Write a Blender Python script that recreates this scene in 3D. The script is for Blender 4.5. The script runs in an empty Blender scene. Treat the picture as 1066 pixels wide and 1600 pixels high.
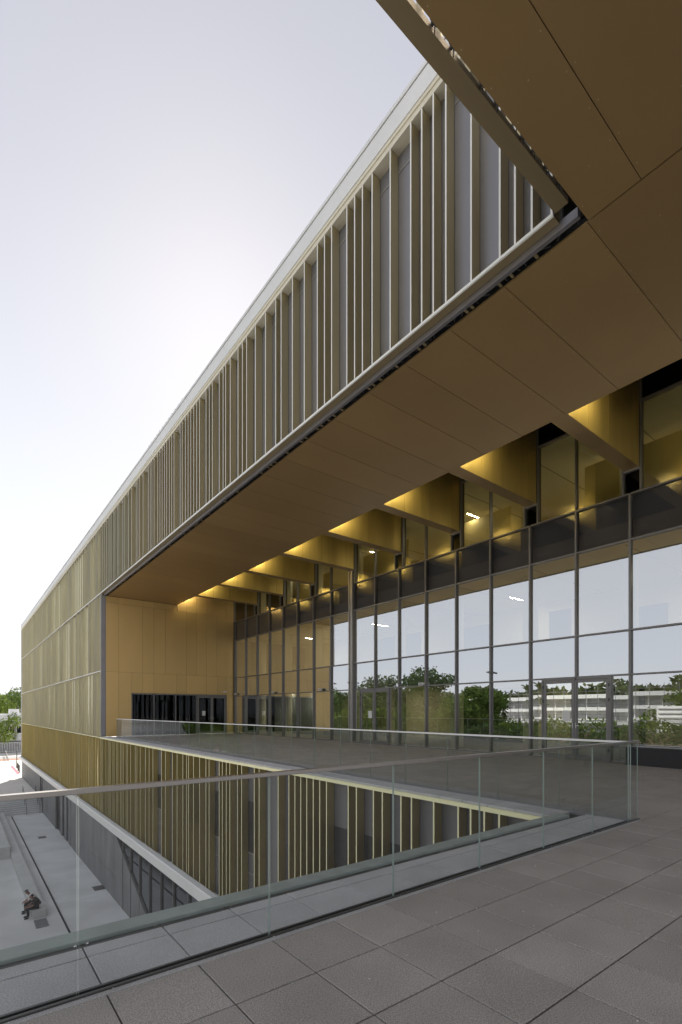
import bpy, bmesh, math, random
from mathutils import Vector, Matrix
random.seed(7)
R = math.radians
C = bpy.context.scene.collection
sc = bpy.context.scene

# ---------------------------------------------------------------- camera, sky, sun, exposure
H = 1.51
cam_d = bpy.data.cameras.new('camera'); cam = bpy.data.objects.new('camera', cam_d); C.objects.link(cam)
cam.location = (0, 0, H)
cam.rotation_euler = (R(90), 0, -math.atan((533 + 64) / 768.4))
cam_d.sensor_fit = 'VERTICAL'; cam_d.sensor_height = 36; cam_d.lens = 768.4 / 1600 * 36
cam_d.shift_y = (1112 - 800) / 1600
cam_d.clip_start = 0.05; cam_d.clip_end = 6000
sc.camera = cam
EL, AZ = R(39), math.atan2(.414, .910)          # sun azimuth measured from +Y towards +X
w = bpy.data.worlds.new('World'); sc.world = w; w.use_nodes = True
nt = w.node_tree; sky = nt.nodes.new('ShaderNodeTexSky'); sky.sky_type = 'NISHITA'
sky.sun_disc = False; sky.sun_elevation = EL; sky.sun_rotation = AZ
sky.air_density = 1.0; sky.dust_density = 1.0; sky.ozone_density = 1.0
bg = nt.nodes['Background']; veil = nt.nodes.new('ShaderNodeMix'); veil.data_type = 'RGBA'; veil.inputs[0].default_value = .89   # thin high haze veiling the whole sky
wtc = nt.nodes.new('ShaderNodeTexCoord'); wsep = nt.nodes.new('ShaderNodeSeparateXYZ'); wr = nt.nodes.new('ShaderNodeValToRGB')
nt.links.new(wtc.outputs['Generated'], wsep.inputs[0]); nt.links.new(wsep.outputs[2], wr.inputs[0])
wr.color_ramp.elements[0].color = (7.0, 7.12, 7.45, 1); wr.color_ramp.elements[1].color = (3.15, 3.2, 3.5, 1); wr.color_ramp.elements[1].position = .95
e = wr.color_ramp.elements.new(.35); e.color = (5.75, 5.82, 6.15, 1); e = wr.color_ramp.elements.new(.70); e.color = (3.95, 4.0, 4.4, 1)
nt.links.new(wr.outputs[0], veil.inputs[7]); nt.links.new(sky.outputs[0], veil.inputs[6]); nt.links.new(veil.outputs[2], bg.inputs[0]); bg.inputs[1].default_value = 0.095
sd = bpy.data.lights.new('sun', 'SUN'); sd.energy = 5.0; sd.angle = R(0.5); sd.color = (1, .95, .86)
sun = bpy.data.objects.new('sun', sd); C.objects.link(sun)
sdir = Vector((math.sin(AZ) * math.cos(EL), math.cos(AZ) * math.cos(EL), math.sin(EL)))
sun.rotation_euler = sdir.to_track_quat('Z', 'Y').to_euler(); sun.location = sdir * 200
sc.view_settings.view_transform = 'Standard'; sc.view_settings.look = 'None'
sc.view_settings.gamma = 1; sc.view_settings.exposure = 0.82
sc.render.engine = 'CYCLES'
sc.cycles.use_denoising = True
sc.cycles.max_bounces = 10; sc.cycles.transparent_max_bounces = 24
sc.cycles.diffuse_bounces = 4; sc.cycles.glossy_bounces = 5
sc.cycles.sample_clamp_indirect = 6; sc.cycles.caustics_reflective = False; sc.cycles.caustics_refractive = False

# ---------------------------------------------------------------- materials
def lk(m, a, b): m.node_tree.links.new(a, b)
def mat(name, col, rough=.6, metal=0, var=0.0, scale=3., bump=0, bscale=60., spec=.5, island=0, emis=None, stretch=None, objrand=0, fleck=0, fscale=140):
    m = bpy.data.materials.new(name); m.use_nodes = True
    n = m.node_tree.nodes; p = n['Principled BSDF']
    p.inputs['Base Color'].default_value = (*col, 1); p.inputs['Roughness'].default_value = rough
    p.inputs['Metallic'].default_value = metal; p.inputs['Specular IOR Level'].default_value = spec
    tc = n.new('ShaderNodeTexCoord'); co = tc.outputs['Object']
    if stretch:
        mp = n.new('ShaderNodeMapping'); mp.inputs['Scale'].default_value = stretch; lk(m, co, mp.inputs[0]); co = mp.outputs[0]
    fac = None
    def mul(src, lo, hi):
        nonlocal fac
        r = n.new('ShaderNodeMapRange'); lk(m, src, r.inputs[0]); r.inputs[3].default_value = lo; r.inputs[4].default_value = hi
        if fac is None: fac = r.outputs[0]
        else:
            q = n.new('ShaderNodeMath'); q.operation = 'MULTIPLY'; lk(m, fac, q.inputs[0]); lk(m, r.outputs[0], q.inputs[1]); fac = q.outputs[0]
    if var:
        t = n.new('ShaderNodeTexNoise'); t.inputs['Scale'].default_value = scale; t.inputs['Detail'].default_value = 6; lk(m, co, t.inputs[0])
        r = n.new('ShaderNodeMapRange'); lk(m, t.outputs[0], r.inputs[0]); r.inputs[1].default_value = .3; r.inputs[2].default_value = .7
        mul(r.outputs[0], 1 - var, 1 + var)
    if fleck:
        t = n.new('ShaderNodeTexNoise'); t.inputs['Scale'].default_value = fscale; t.inputs['Detail'].default_value = 2; lk(m, tc.outputs['Object'], t.inputs[0])
        r = n.new('ShaderNodeMapRange'); lk(m, t.outputs[0], r.inputs[0]); r.inputs[1].default_value = .35; r.inputs[2].default_value = .68
        mul(r.outputs[0], 1 - fleck, 1 + fleck * 1.3)
    if island:
        g = n.new('ShaderNodeNewGeometry'); mul(g.outputs['Random Per Island'], 1 - island, 1 + island)
    if objrand:
        oi = n.new('ShaderNodeObjectInfo'); mul(oi.outputs['Random'], 1 - objrand, 1 + objrand)
    if fac is not None:
        v = n.new('ShaderNodeVectorMath'); v.operation = 'SCALE'; v.inputs[0].default_value = col; lk(m, fac, v.inputs['Scale'])
        lk(m, v.outputs[0], p.inputs['Base Color'])
        rr = n.new('ShaderNodeMath'); rr.operation = 'MULTIPLY'; rr.inputs[1].default_value = rough; lk(m, fac, rr.inputs[0])
        rr.use_clamp = True; lk(m, rr.outputs[0], p.inputs['Roughness'])
    if bump:
        t = n.new('ShaderNodeTexNoise'); t.inputs['Scale'].default_value = bscale; t.inputs['Detail'].default_value = 4; lk(m, co, t.inputs[0])
        b = n.new('ShaderNodeBump'); b.inputs['Strength'].default_value = bump; b.inputs['Distance'].default_value = .01
        lk(m, t.outputs[0], b.inputs['Height']); lk(m, b.outputs[0], p.inputs['Normal'])
    if emis:
        p.inputs['Emission Color'].default_value = (*emis[0], 1); p.inputs['Emission Strength'].default_value = emis[1]
    return m

def glass(name, r0, tint, wav=0.0, power=5.0, gmax=1.0):
    """coated glazing: Schlick reflection over a tinted clear pane"""
    m = bpy.data.materials.new(name); m.use_nodes = True; n = m.node_tree.nodes
    n.remove(n['Principled BSDF']); out = n['Material Output']
    lw = n.new('ShaderNodeLayerWeight'); lw.inputs[0].default_value = .5     # facing = 1-cos
    pw = n.new('ShaderNodeMath'); pw.operation = 'POWER'; pw.inputs[1].default_value = power; lk(m, lw.outputs['Facing'], pw.inputs[0])
    mr = n.new('ShaderNodeMapRange'); lk(m, pw.outputs[0], mr.inputs[0]); mr.inputs[3].default_value = r0; mr.inputs[4].default_value = gmax
    g = n.new('ShaderNodeBsdfGlossy'); g.inputs['Roughness'].default_value = 0.0; g.inputs['Color'].default_value = (.93, .96, 1, 1)
    t = n.new('ShaderNodeBsdfTransparent'); t.inputs['Color'].default_value = (*tint, 1)
    mx = n.new('ShaderNodeMixShader'); lk(m, mr.outputs[0], mx.inputs[0]); lk(m, t.outputs[0], mx.inputs[1]); lk(m, g.outputs[0], mx.inputs[2])
    lk(m, mx.outputs[0], out.inputs[0])
    if wav:
        tc = n.new('ShaderNodeTexCoord'); no = n.new('ShaderNodeTexNoise'); no.inputs['Scale'].default_value = .55; no.inputs['Detail'].default_value = 1
        lk(m, tc.outputs['Object'], no.inputs[0]); b = n.new('ShaderNodeBump'); b.inputs['Strength'].default_value = wav; b.inputs['Distance'].default_value = .02
        lk(m, no.outputs[0], b.inputs['Height']); lk(m, b.outputs[0], g.inputs['Normal'])
    return m

def leafmat(name, col, var=.45):
    m = bpy.data.materials.new(name); m.use_nodes = True; n = m.node_tree.nodes; n.remove(n['Principled BSDF'])
    g = n.new('ShaderNodeNewGeometry'); mr = n.new('ShaderNodeMapRange'); lk(m, g.outputs['Random Per Island'], mr.inputs[0])
    mr.inputs[3].default_value = 1 - var; mr.inputs[4].default_value = 1 + var
    v = n.new('ShaderNodeVectorMath'); v.operation = 'SCALE'; v.inputs[0].default_value = col; lk(m, mr.outputs[0], v.inputs['Scale'])
    d = n.new('ShaderNodeBsdfDiffuse'); t = n.new('ShaderNodeBsdfTranslucent'); lk(m, v.outputs[0], d.inputs[0]); lk(m, v.outputs[0], t.inputs[0])
    mx = n.new('ShaderNodeMixShader'); mx.inputs[0].default_value = .38; lk(m, d.outputs[0], mx.inputs[1]); lk(m, t.outputs[0], mx.inputs[2])
    lk(m, mx.outputs[0], n['Material Output'].inputs[0]); return m

M = {}
M['tile'] = mat('terrace_tile', (.43, .40, .375), .82, var=.11, scale=1.7, bump=.35, bscale=90, island=.075, fleck=.34, fscale=150)
M['skylit_edge_tile'] = mat('skylit_edge_tile', (.56, .555, .56), .8, var=.10, scale=2.5, bump=.3, bscale=90, island=.05, fleck=.30, fscale=150)  # same tile as the terrace, with bluish sky light put into its colour
M['bed'] = mat('joint_bed', (.02, .018, .016), .95, var=.3, scale=8)
M['coping_stone'] = mat('coping_stone', (.36, .41, .385), .55, var=.15, scale=4, bump=.1)
M['concrete'] = mat('plaza_concrete', (.67, .67, .665), .8, var=.12, scale=.5, bump=.12, bscale=30)
M['concrete_pale'] = mat('pale_concrete', (.58, .58, .57), .75, var=.08, scale=1.2, bump=.1)
M['concrete_wall'] = mat('stained_concrete_wall', (.235, .235, .24), .75, var=.28, scale=1.6, bump=.15, stretch=(1, 1, .22))
M['sun_ground'] = mat('upper_paving', (.68, .65, .60), .85, var=.08, scale=.15)
M['grassy'] = mat('lawn_ground', (.07, .10, .03), .95, var=.3, scale=.4)
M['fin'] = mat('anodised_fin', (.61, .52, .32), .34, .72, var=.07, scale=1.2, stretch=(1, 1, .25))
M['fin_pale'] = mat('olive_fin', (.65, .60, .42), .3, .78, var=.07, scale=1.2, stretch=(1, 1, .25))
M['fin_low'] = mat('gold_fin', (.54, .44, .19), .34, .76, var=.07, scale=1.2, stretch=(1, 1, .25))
M['fin_edge'] = mat('pale_fin_edge', (.93, .92, .88), .4, .0)  # pale front faces, with reflected sky put into their colour
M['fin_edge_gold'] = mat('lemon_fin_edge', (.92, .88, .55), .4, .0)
M['backing'] = mat('grey_backing', (.275, .27, .285), .38, .4, var=.08, scale=1.0, stretch=(1, 1, .2))
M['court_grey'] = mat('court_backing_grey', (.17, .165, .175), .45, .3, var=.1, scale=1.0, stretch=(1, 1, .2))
M['backing_gold'] = mat('gold_backing', (.65, .60, .36), .20, .88, var=.05, scale=.8, stretch=(1, 1, .2))
M['backing_pale'] = mat('pale_backing', (.67, .645, .50), .18, .88, var=.05, scale=.8, stretch=(1, 1, .2))
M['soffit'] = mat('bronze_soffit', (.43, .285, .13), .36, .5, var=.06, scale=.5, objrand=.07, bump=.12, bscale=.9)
M['rivet'] = mat('rivet', (.62, .52, .36), .35, .6)
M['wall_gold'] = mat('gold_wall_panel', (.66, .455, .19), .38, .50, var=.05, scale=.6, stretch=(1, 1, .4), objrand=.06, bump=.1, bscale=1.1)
M['beam_gold'] = mat('gold_beam_panel', (.62, .46, .15), .36, .60, var=.09, scale=3, stretch=(1, 1, .08))
M['trim'] = mat('bronze_trim', (.36, .28, .16), .42, .5)
M['steel'] = mat('lilac_steel', (.30, .29, .31), .42, .7, var=.06, scale=2)
M['dark'] = mat('black_void', (.008, .008, .009), .7)
M['spandrel_panel'] = mat('spandrel_panel', (.16, .16, .17), .6)  # grey raised to stand in for the soffit mirrored in the glass
M['black_panel'] = mat('black_panel', (.018, .018, .02), .5)
M['white'] = mat('white_coping', (.83, .82, .81), .5, var=.03, scale=1)
M['cream'] = mat('cream_trim', (.80, .74, .60), .5)
M['frame'] = mat('window_frame', (.23, .22, .215), .42, .55)
M['frame_light'] = mat('light_frame', (.42, .40, .38), .38, .6)
M['glass'] = glass('curtain_glass', .52, (.90, .90, .78), .0)
M['glass_clear'] = glass('clerestory_glass', .12, (.90, .88, .68))
M['glass_black'] = glass('black_glass', .02, (.2, .2, .2))
M['glass_spandrel'] = glass('spandrel_glass', .06, (.62, .62, .64))
M['glass_dark'] = glass('dark_glass', .14, (.3, .32, .32))
M['glass_bal'] = glass('balustrade_glass', .06, (.92, .935, .93), power=4.5, gmax=.5)
M['glass_edge'] = mat('glass_edge', (.36, .44, .40), .3, 0, emis=None)
M['rail'] = mat('handrail_metal', (.36, .34, .325), .33, .8)
M['rail_skylit'] = mat('skylit_handrail', (.82, .82, .82), .35, .3)  # bright copy of the rail metal, the sky it catches put into its colour
M['channel'] = mat('dark_channel', (.085, .083, .08), .45, .4)
M['stud'] = mat('stud', (.7, .7, .7), .25, .9)
M['cream_wall'] = mat('interior_wall', (.72, .65, .46), .8, var=.04, scale=.7)
M['amber_wall'] = mat('amber_wall', (.62, .50, .22), .7, var=.08, scale=.8)
M['ceiling'] = mat('interior_ceiling', (.80, .74, .55), .8)
M['column'] = mat('interior_column', (.74, .72, .56), .7)
M['floor_in'] = mat('interior_floor', (.42, .40, .34), .5)
M['curtain'] = mat('grey_curtain', (.36, .39, .36), .9, var=.1, scale=4)
M['lamp'] = mat('linear_lamp', (1, .95, .85), .5, emis=((1, .93, .8), 90.0))
M['cove'] = mat('cove_lamp', (1, .9, .6), .5, emis=((1, .84, .45), 34.0))
M['white_plastic'] = mat('white_plastic', (.8, .8, .8), .35)
M['paper'] = mat('paper', (.82, .82, .80), .9)
M['red'] = mat('red_paint', (.62, .03, .08), .6)
M['terracotta'] = mat('terracotta_paving', (.34, .17, .11), .9)
M['bark'] = mat('bark', (.14, .10, .07), .9, var=.3, scale=6, bump=.4, bscale=20)
M['leafA'] = leafmat('leaf_mid', (.115, .17, .045)); M['leafB'] = leafmat('leaf_dark', (.085, .13, .045))
M['leafC'] = leafmat('leaf_lime', (.17, .23, .055)); M['leafD'] = leafmat('leaf_olive', (.15, .18, .085))
M['skin'] = mat('skin', (.30, .17, .12), .55); M['shirt_dark'] = mat('dark_shirt', (.035, .03, .032), .9)
M['shirt_white'] = mat('white_shirt', (.72, .72, .72), .9); M['trousers'] = mat('dark_trousers', (.02, .022, .028), .9)
M['shoe'] = mat('black_shoe', (.012, .012, .014), .5); M['hair'] = mat('dark_hair', (.012, .010, .009), .7)
M['cap'] = mat('grey_cap', (.12, .125, .13), .9)
M['grate'] = mat('speckled_grate', (.20, .20, .205), .8, fleck=.6, fscale=40)

# ---------------------------------------------------------------- mesh helpers
class MB:
    def __init__(s): s.v = []; s.f = []; s.m = []
    def quad(s, a, b, c, d, mi=0):
        i = len(s.v); s.v += [a, b, c, d]; s.f.append((i, i + 1, i + 2, i + 3)); s.m.append(mi)
    def box(s, x0, x1, y0, y1, z0, z1, mi=0, face=None):
        """face: dict of face key -> material index; keys -x +x -y +y -z +z"""
        i = len(s.v); face = face or {}
        s.v += [(x0, y0, z0), (x1, y0, z0), (x1, y1, z0), (x0, y1, z0), (x0, y0, z1), (x1, y0, z1), (x1, y1, z1), (x0, y1, z1)]
        for k, f in (('-z', (3, 2, 1, 0)), ('+z', (4, 5, 6, 7)), ('-y', (0, 1, 5, 4)), ('+x', (1, 2, 6, 5)), ('+y', (2, 3, 7, 6)), ('-x', (3, 0, 4, 7))):
            s.f.append(tuple(i + q for q in f)); s.m.append(face.get(k, mi))
        return s
    def prism(s, pts, y0, y1, mi=0, axis='x'):
        """extrude polygon pts (a,b) along an axis"""
        n = len(pts); i = len(s.v)
        def P(a, b, t): return {'x': (t, a, b), 'y': (a, t, b), 'z': (a, b, t)}[axis]
        s.v += [P(a, b, y0) for a, b in pts] + [P(a, b, y1) for a, b in pts]
        s.f.append(tuple(i + k for k in range(n))); s.m.append(mi); s.f.append(tuple(i + n + k for k in reversed(range(n)))); s.m.append(mi)
        for k in range(n): s.f.append((i + (k + 1) % n, i + k, i + n + k, i + n + (k + 1) % n)); s.m.append(mi)
        return s
    def tube(s, p, q, r0, r1=None, n=8, mi=0):
        r1 = r0 if r1 is None else r1; p = Vector(p); q = Vector(q); d = (q - p).normalized()
        a = d.orthogonal().normalized(); b = d.cross(a); i = len(s.v)
        for c, r in ((p, r0), (q, r1)):
            s.v += [tuple(c + (a * math.cos(2 * math.pi * k / n) + b * math.sin(2 * math.pi * k / n)) * r) for k in range(n)]
        for k in range(n): s.f.append((i + k, i + (k + 1) % n, i + n + (k + 1) % n, i + n + k)); s.m.append(mi)
        s.f.append(tuple(i + k for k in reversed(range(n)))); s.m.append(mi); s.f.append(tuple(i + n + k for k in range(n))); s.m.append(mi)
        return s
    def build(s, name, mats, parent=None, smooth=False, bevel=0, fix=True, origin=None):
        me = bpy.data.meshes.new(name); ox = Vector(origin) if origin is not None else Vector((0, 0, 0))
        me.from_pydata([tuple(Vector(v) - ox) for v in s.v], [], s.f)
        if not isinstance(mats, (list, tuple)): mats = [mats]
        for m in mats: me.materials.append(M[m])
        me.polygons.foreach_set('material_index', s.m)
        if fix:
            bm = bmesh.new(); bm.from_mesh(me); bmesh.ops.recalc_face_normals(bm, faces=bm.faces); bm.to_mesh(me); bm.free()
        if smooth: me.polygons.foreach_set('use_smooth', [True] * len(me.polygons))
        o = bpy.data.objects.new(name, me); C.objects.link(o); o.location = ox
        if parent:
            o.parent = parent; o.matrix_parent_inverse = Matrix.Identity(4); o.location = ox - PW(parent)
        if bevel:
            b = o.modifiers.new('bevel', 'BEVEL'); b.width = bevel; b.segments = 2; b.limit_method = 'ANGLE'
        return o
def PW(o):
    v = Vector((0, 0, 0))
    while o: v += o.location; o = o.parent
    return v
def tag(o, label=None, cat=None, group=None, kind=None):
    if label: o['label'] = label
    if cat: o['category'] = cat
    if group: o['group'] = group
    if kind: o['kind'] = kind
    return o
def thing(name, loc, label, cat, group=None):
    o = bpy.data.objects.new(name, None); o.empty_display_size = .2; C.objects.link(o); o.location = loc
    return tag(o, label, cat, group)
def struct(o): return tag(o, kind='structure')

# ---------------------------------------------------------------- key planes (x to the right wing, y along the long wing)
XF, XB = 6.75, 6.97            # fin fronts, backing of the long facade
XL = 6.87                       # backing of the plain left section
XG = 15.5                       # curtain wall
YC = 3.70                       # near edge of the void / corner of the overhang
YE, YL = 32.3, 80.0             # end wall of the loggia, far end of the building
ZS, ZF, ZT, ZR = 8.55, 8.70, 12.65, 13.3
ZP, ZU = -8.8, -7.4             # sunken plaza, upper ground

# ---------------------------------------------------------------- ground
g = MB()
g.box(-1500, 1500, 61.8, 2500, ZU - .5, ZU)
g.box(-1500, 1500, -900, -40, ZU - .5, ZU)
g.box(-1500, -26, -40, 61.8, ZU - .5, ZU); g.box(60, 1500, -40, 61.8, ZU - .5, ZU)
struct(g.build('ground', 'sun_ground'))
g = MB(); g.box(-26, 4.04, -40, 58.4, ZP - .4, ZP); g.box(4.16, 60, -40, 58.4, ZP - .4, ZP); g.box(4.04, 4.16, -40, 58.4, ZP - .4, ZP - .09, 1)
g.box(3.462, 3.474, 10, 28.5, ZP + .001, ZP + .004, 2)
for y in range(12, 58, 6):
    g.box(4.2, 6.7, y, y + .008, ZP + .001, ZP + .003, 3)
    g.box(-20, 2.7, y, y + .008, ZP + .001, ZP + .003, 3)
struct(g.build('plaza_paving', ['concrete', 'dark', 'concrete_pale', 'concrete_wall']))
g = MB()
for k in range(10): g.box(-26, 7.5, 58.4 + .34 * k, 58.4 + .34 * (k + 1), ZP - .4, ZP + .14 * (k + 1) - (0 if k < 9 else .002), 0)
for k in range(10): g.box(-26, 7.5, 58.398 + .34 * k, 58.42 + .34 * k, ZP + .14 * (k + 1) - .03, ZP + .14 * (k + 1) + .002, 1)
struct(g.build('plaza_steps', ['concrete', 'concrete_wall']))
g = MB().box(-400, 9.5, 108, 112, ZU - .1, ZU + .006); struct(g.build('terracotta_path', 'terracotta'))
g = MB().box(-400, 60, 112, 118, ZU - .1, ZU + .006); struct(g.build('road', 'concrete_wall'))
g = MB().box(-400, -27, -60, 100, ZU - .1, ZU + .01); struct(g.build('lawn', 'grassy'))
g = MB(); n = 60
for i in range(n):
    for j in range(6):
        def hp(i, j):
            y = -300 + 900 * i / n; x = -120 - 45 * j
            return (x, y, ZU + .01 + 2.6 * j + 1.5 * math.sin(i * .7 + j) * (j > 0))
        g.quad(hp(i, j), hp(i, j + 1), hp(i + 1, j + 1), hp(i + 1, j))
struct(g.build('hillside', 'grassy', smooth=True))

# terrace slab and paving tiles (pitch .505 m)
P = .505
g = MB()
g.box(XB + .06, 22.5, YC, YE + .3, -.6, -.045); g.box(-12, 22.5, -14, YC - .02, -.6, -.045)
struct(g.build('terrace_slab', 'bed'))
g = MB(); X0, Y0 = .625, 2.34
def tiles(xa, xb, ya, yb, t=.032):
    i0 = math.floor((xa - X0) / P); i1 = math.ceil((xb - X0) / P); j0 = math.floor((ya - Y0) / P); j1 = math.ceil((yb - Y0) / P)
    for i in range(i0, i1):
        for j in range(j0, j1):
            a, b = max(xa, X0 + i * P + .0045), min(xb, X0 + (i + 1) * P - .0045); c, d = max(ya, Y0 + j * P + .0055), min(yb, Y0 + (j + 1) * P - .0055)
            if b - a < .02 or d - c < .02: continue
            z = random.uniform(-.0012, .0012); e = .003
            k = len(g.v)
            g.v += [(a, c, -.045), (b, c, -.045), (b, d, -.045), (a, d, -.045), (a, c, z - e), (b, c, z - e), (b, d, z - e), (a, d, z - e),
                    (a + e, c + e, z), (b - e, c + e, z), (b - e, d - e, z), (a + e, d - e, z)]
            for f in ((0, 1, 5, 4), (1, 2, 6, 5), (2, 3, 7, 6), (3, 0, 4, 7), (4, 5, 9, 8), (5, 6, 10, 9), (6, 7, 11, 10), (7, 4, 8, 11), (8, 9, 10, 11)):
                g.f.append(tuple(k + q for q in f)); g.m.append(0)
tiles(-9, 15.36, -9, 2.845); tiles(7.62, 15.36, 2.845, YE - .05)
struct(g.build('terrace_paving', 'tile', fix=False))
g = MB(); tl = tiles
tiles(-9, 7.30, 2.965, 3.50); tiles(6.80, 7.30, 3.75, YE - .1)
g.box(-9, 7.60, 2.85, 2.895, -.04, -.006)
struct(g.build('edge_paving', ['skylit_edge_tile'], fix=False))
g = MB(); g.box(-9, 6.98, 3.585, 3.765, -.5, .012); struct(g.build('void_kerb', 'coping_stone', bevel=.006))
g = MB(); g.box(-9, 6.9, 3.512, 3.578, -.05, -.012, 0)
for i in range(-18, 14):
    for s in (-.036, .036):
        if i * P + X0 + s < 6.85: g.tube((X0 + i * P + s, 3.545, -.012), (X0 + i * P + s, 3.545, .002), .009, n=8, mi=1)
struct(g.build('drain_channel', ['channel', 'stud']))
g = MB()
for k in range(300):
    t = random.random(); x = random.uniform(-.3, 8) if t < .7 else random.uniform(.5, 7)
    y = random.choice([2.34, 1.84, 1.335, 2.87, 2.87, 2.34]) + random.uniform(-.02, .02) if t < .75 else random.uniform(1, 2.9)
    r = random.uniform(.0015, .005); z = random.uniform(.0, .003)
    g.box(x - r, x + r, y - r * .8, y + r * .8, z, z + r * 1.1)
tag(g.build('leaf_litter', 'skylit_edge_tile'), 'tiny grey grit and leaf crumbs lying in the terrace paving joints', 'litter', kind='stuff')

# ---------------------------------------------------------------- THE BUILDING
B = thing('museum_building', (XF, YC, ZP), 'long gold-finned building with bronze soffit, glass curtain wall and white roof edge', 'building')
def part(mb, name, mats, parent=B, **k): return mb.build(name, mats, parent, **k)

# roof slab mass, coping
g = MB()
g.box(XB + .06, 42, YC - .22, YL - .2, ZR - .35, ZR - .02)
g.box(-5, XB + .06, -9, YC - .32, ZR - .35, ZR - .02); g.box(XB + .061, 42, -9, YC - .225, ZR - .35, ZR - .02)
part(g, 'roof', 'black_panel')
g = MB()
g.box(XF - .05, XF + .3, YC - .1, YL, 12.83, 13.235, 0); g.box(XF - .045, XF + .3, YC - .1, YL, 13.238, 13.25, 2)
g.box(XF - .07, XF + .3, YC - .1, YL + .02, 13.253, 13.33, 0)
g.box(XF - .03, XF + .28, YC - .1, YL, 12.76, 12.827, 1); g.box(XF - .005, XF + .28, YC - .1, YL, ZT, 12.757, 1)
part(g, 'roof_coping', ['white', 'cream', 'dark'])
g = MB(); g.box(-5, XF - .09, YC - .11, YC + .03, 12.83, 13.33, 0); g.box(-5, XF - .09, YC - .105, YC - .005, ZT, 12.825, 1)
part(g, 'roof_coping', ['white', 'cream'])
g = MB()
for y in (26.6,): g.box(9, 9.2, 24.6, 30.6, 13.3, 17.45, 0)
for k in range(12): g.box(8.94, 8.99, 24.7 + .5 * k, 24.75 + .5 * k, 13.3, 17.4, 0)
part(g, 'roof_screen', 'white')
# fins
UP = [3.74, 4.05, 4.33, 4.60, 5.15, 5.69, 5.98, 6.26, 6.54, 7.10, 7.64, 7.95, 8.21, 8.48, 9.04, 9.32, 9.61, 10.17, 10.72, 11.28, 11.56, 12.12, 12.71, 13.26, 13.54, 13.83, 14.38, 14.72, 14.91, 15.21,
      15.77, 16.02, 16.3, 16.89, 17.15, 17.43, 17.72, 17.99, 18.27, 18.6, 18.82, 19.51, 19.78, 20.06, 20.38, 20.65, 20.96, 21.24, 21.54, 22.04, 22.34, 22.58]
LO = [3.80, 4.07, 4.61, 4.89, 5.16, 5.42, 5.97, 6.52, 6.80, 7.33, 7.60, 8.15, 8.43, 9.24, 9.51, 9.78, 10.06, 10.33, 10.60, 10.89, 11.43, 12.49, 12.78, 13.59, 13.87, 14.41, 14.67, 14.97, 15.21, 16.04, 16.31, 16.87, 17.45, 17.95, 18.15, 18.53, 19.16, 19.69, 20.54, 21.04, 22.2]
rf = random.Random(3)
def extend(lst, end):
    y = lst[-1]; out = list(lst)
    while True:
        y += rf.choice([.275] * 6 + [.55] * 3 + [.82]) if y < 34 else rf.choice([.275] * 3 + [.55] * 3 + [.82] * 2 + [1.1])
        if y > end: return out
        out.append(y)
UPx = extend(UP, YL - .1); LOx = extend(LO, YL - .1); MID = extend([YE + .1], YL - .1); MIC = extend([YE + .1], YL - .1)
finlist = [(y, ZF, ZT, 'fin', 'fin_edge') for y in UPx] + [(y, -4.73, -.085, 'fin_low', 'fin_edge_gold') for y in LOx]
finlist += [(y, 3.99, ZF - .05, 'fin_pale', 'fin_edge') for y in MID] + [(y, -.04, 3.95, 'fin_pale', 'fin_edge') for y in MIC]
finlist.sort(key=lambda t: t[0] - (3 if t[1] == ZF else 0))
rest = MB()
for k, (y, z0, z1, m1, m2) in enumerate(finlist):
    args = dict(face={'-x': 1})
    if k < 82:
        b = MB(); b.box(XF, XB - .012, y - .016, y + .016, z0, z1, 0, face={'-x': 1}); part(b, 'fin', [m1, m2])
    else:
        o = 2 if m1 == 'fin_low' else (4 if (y > 26 and z0 > -1) else 0)
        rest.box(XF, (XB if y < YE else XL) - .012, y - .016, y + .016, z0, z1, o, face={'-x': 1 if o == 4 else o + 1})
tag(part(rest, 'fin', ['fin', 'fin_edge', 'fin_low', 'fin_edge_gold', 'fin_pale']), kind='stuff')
# fins of the wing over the camera (front plane y=3.68, backs 3.48), open behind
xs = [6.42, 6.10, 5.80, 5.55, 5.0, 4.72, 4.2, 3.9, 3.35, 2.8, 2.5, 2.0, 1.7, 1.2, .6, .3, -.2, -.8, -1.3, -2, -2.6, -3.3, -4, -4.6]
for x in xs[:18]:
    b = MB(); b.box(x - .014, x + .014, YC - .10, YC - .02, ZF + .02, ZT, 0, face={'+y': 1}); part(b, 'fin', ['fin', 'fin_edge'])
    b = MB(); b.box(x - .014, x + .014, YC - .30, YC - .222, ZF - .03, ZF + .01); b.tube((x - .05, YC - .25, ZF - .02), (x + .05, YC - .25, ZF - .02), .008)
    b.tube((x + .03, YC - .24, ZF - .1), (x + .03, YC - .24, ZF + .02), .007); part(b, 'bracket', 'channel')
# facade trims: bottom rail of upper band (gold underside), grey channel, black gap
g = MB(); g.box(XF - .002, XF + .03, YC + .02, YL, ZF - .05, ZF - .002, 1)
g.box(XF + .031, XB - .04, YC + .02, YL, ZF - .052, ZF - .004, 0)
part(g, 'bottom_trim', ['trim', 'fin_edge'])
g = MB(); g.box(XB - .035, XB + .05, YC - .25, YE, ZF - .14, ZF - .02, 0); g.box(XB - .038, XB + .03, YC - .25, YE, ZF - .16, ZF - .142, 0)
part(g, 'steel_channel', 'steel')
g = MB(); rg = random.Random(5); y = YC - .2
while y < YE:
    g.tube((XB + .06, y, ZF - .13), (XB + .15, y + rg.uniform(-.1, .1), ZF - .10), .008, n=5)
    if rg.random() < .5: g.box(XB + .06, XB + .15, y + .1, y + .14, ZF - .13, ZF - .11, 1)
    y += rg.uniform(.12, .3)
tag(part(g, 'cable_clutter', ['channel', 'trim']), kind='stuff')
g = MB(); g.box(-5, XF - .01, YC - .215, YC - .02, ZF - .06, ZF + .015, 0)
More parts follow.
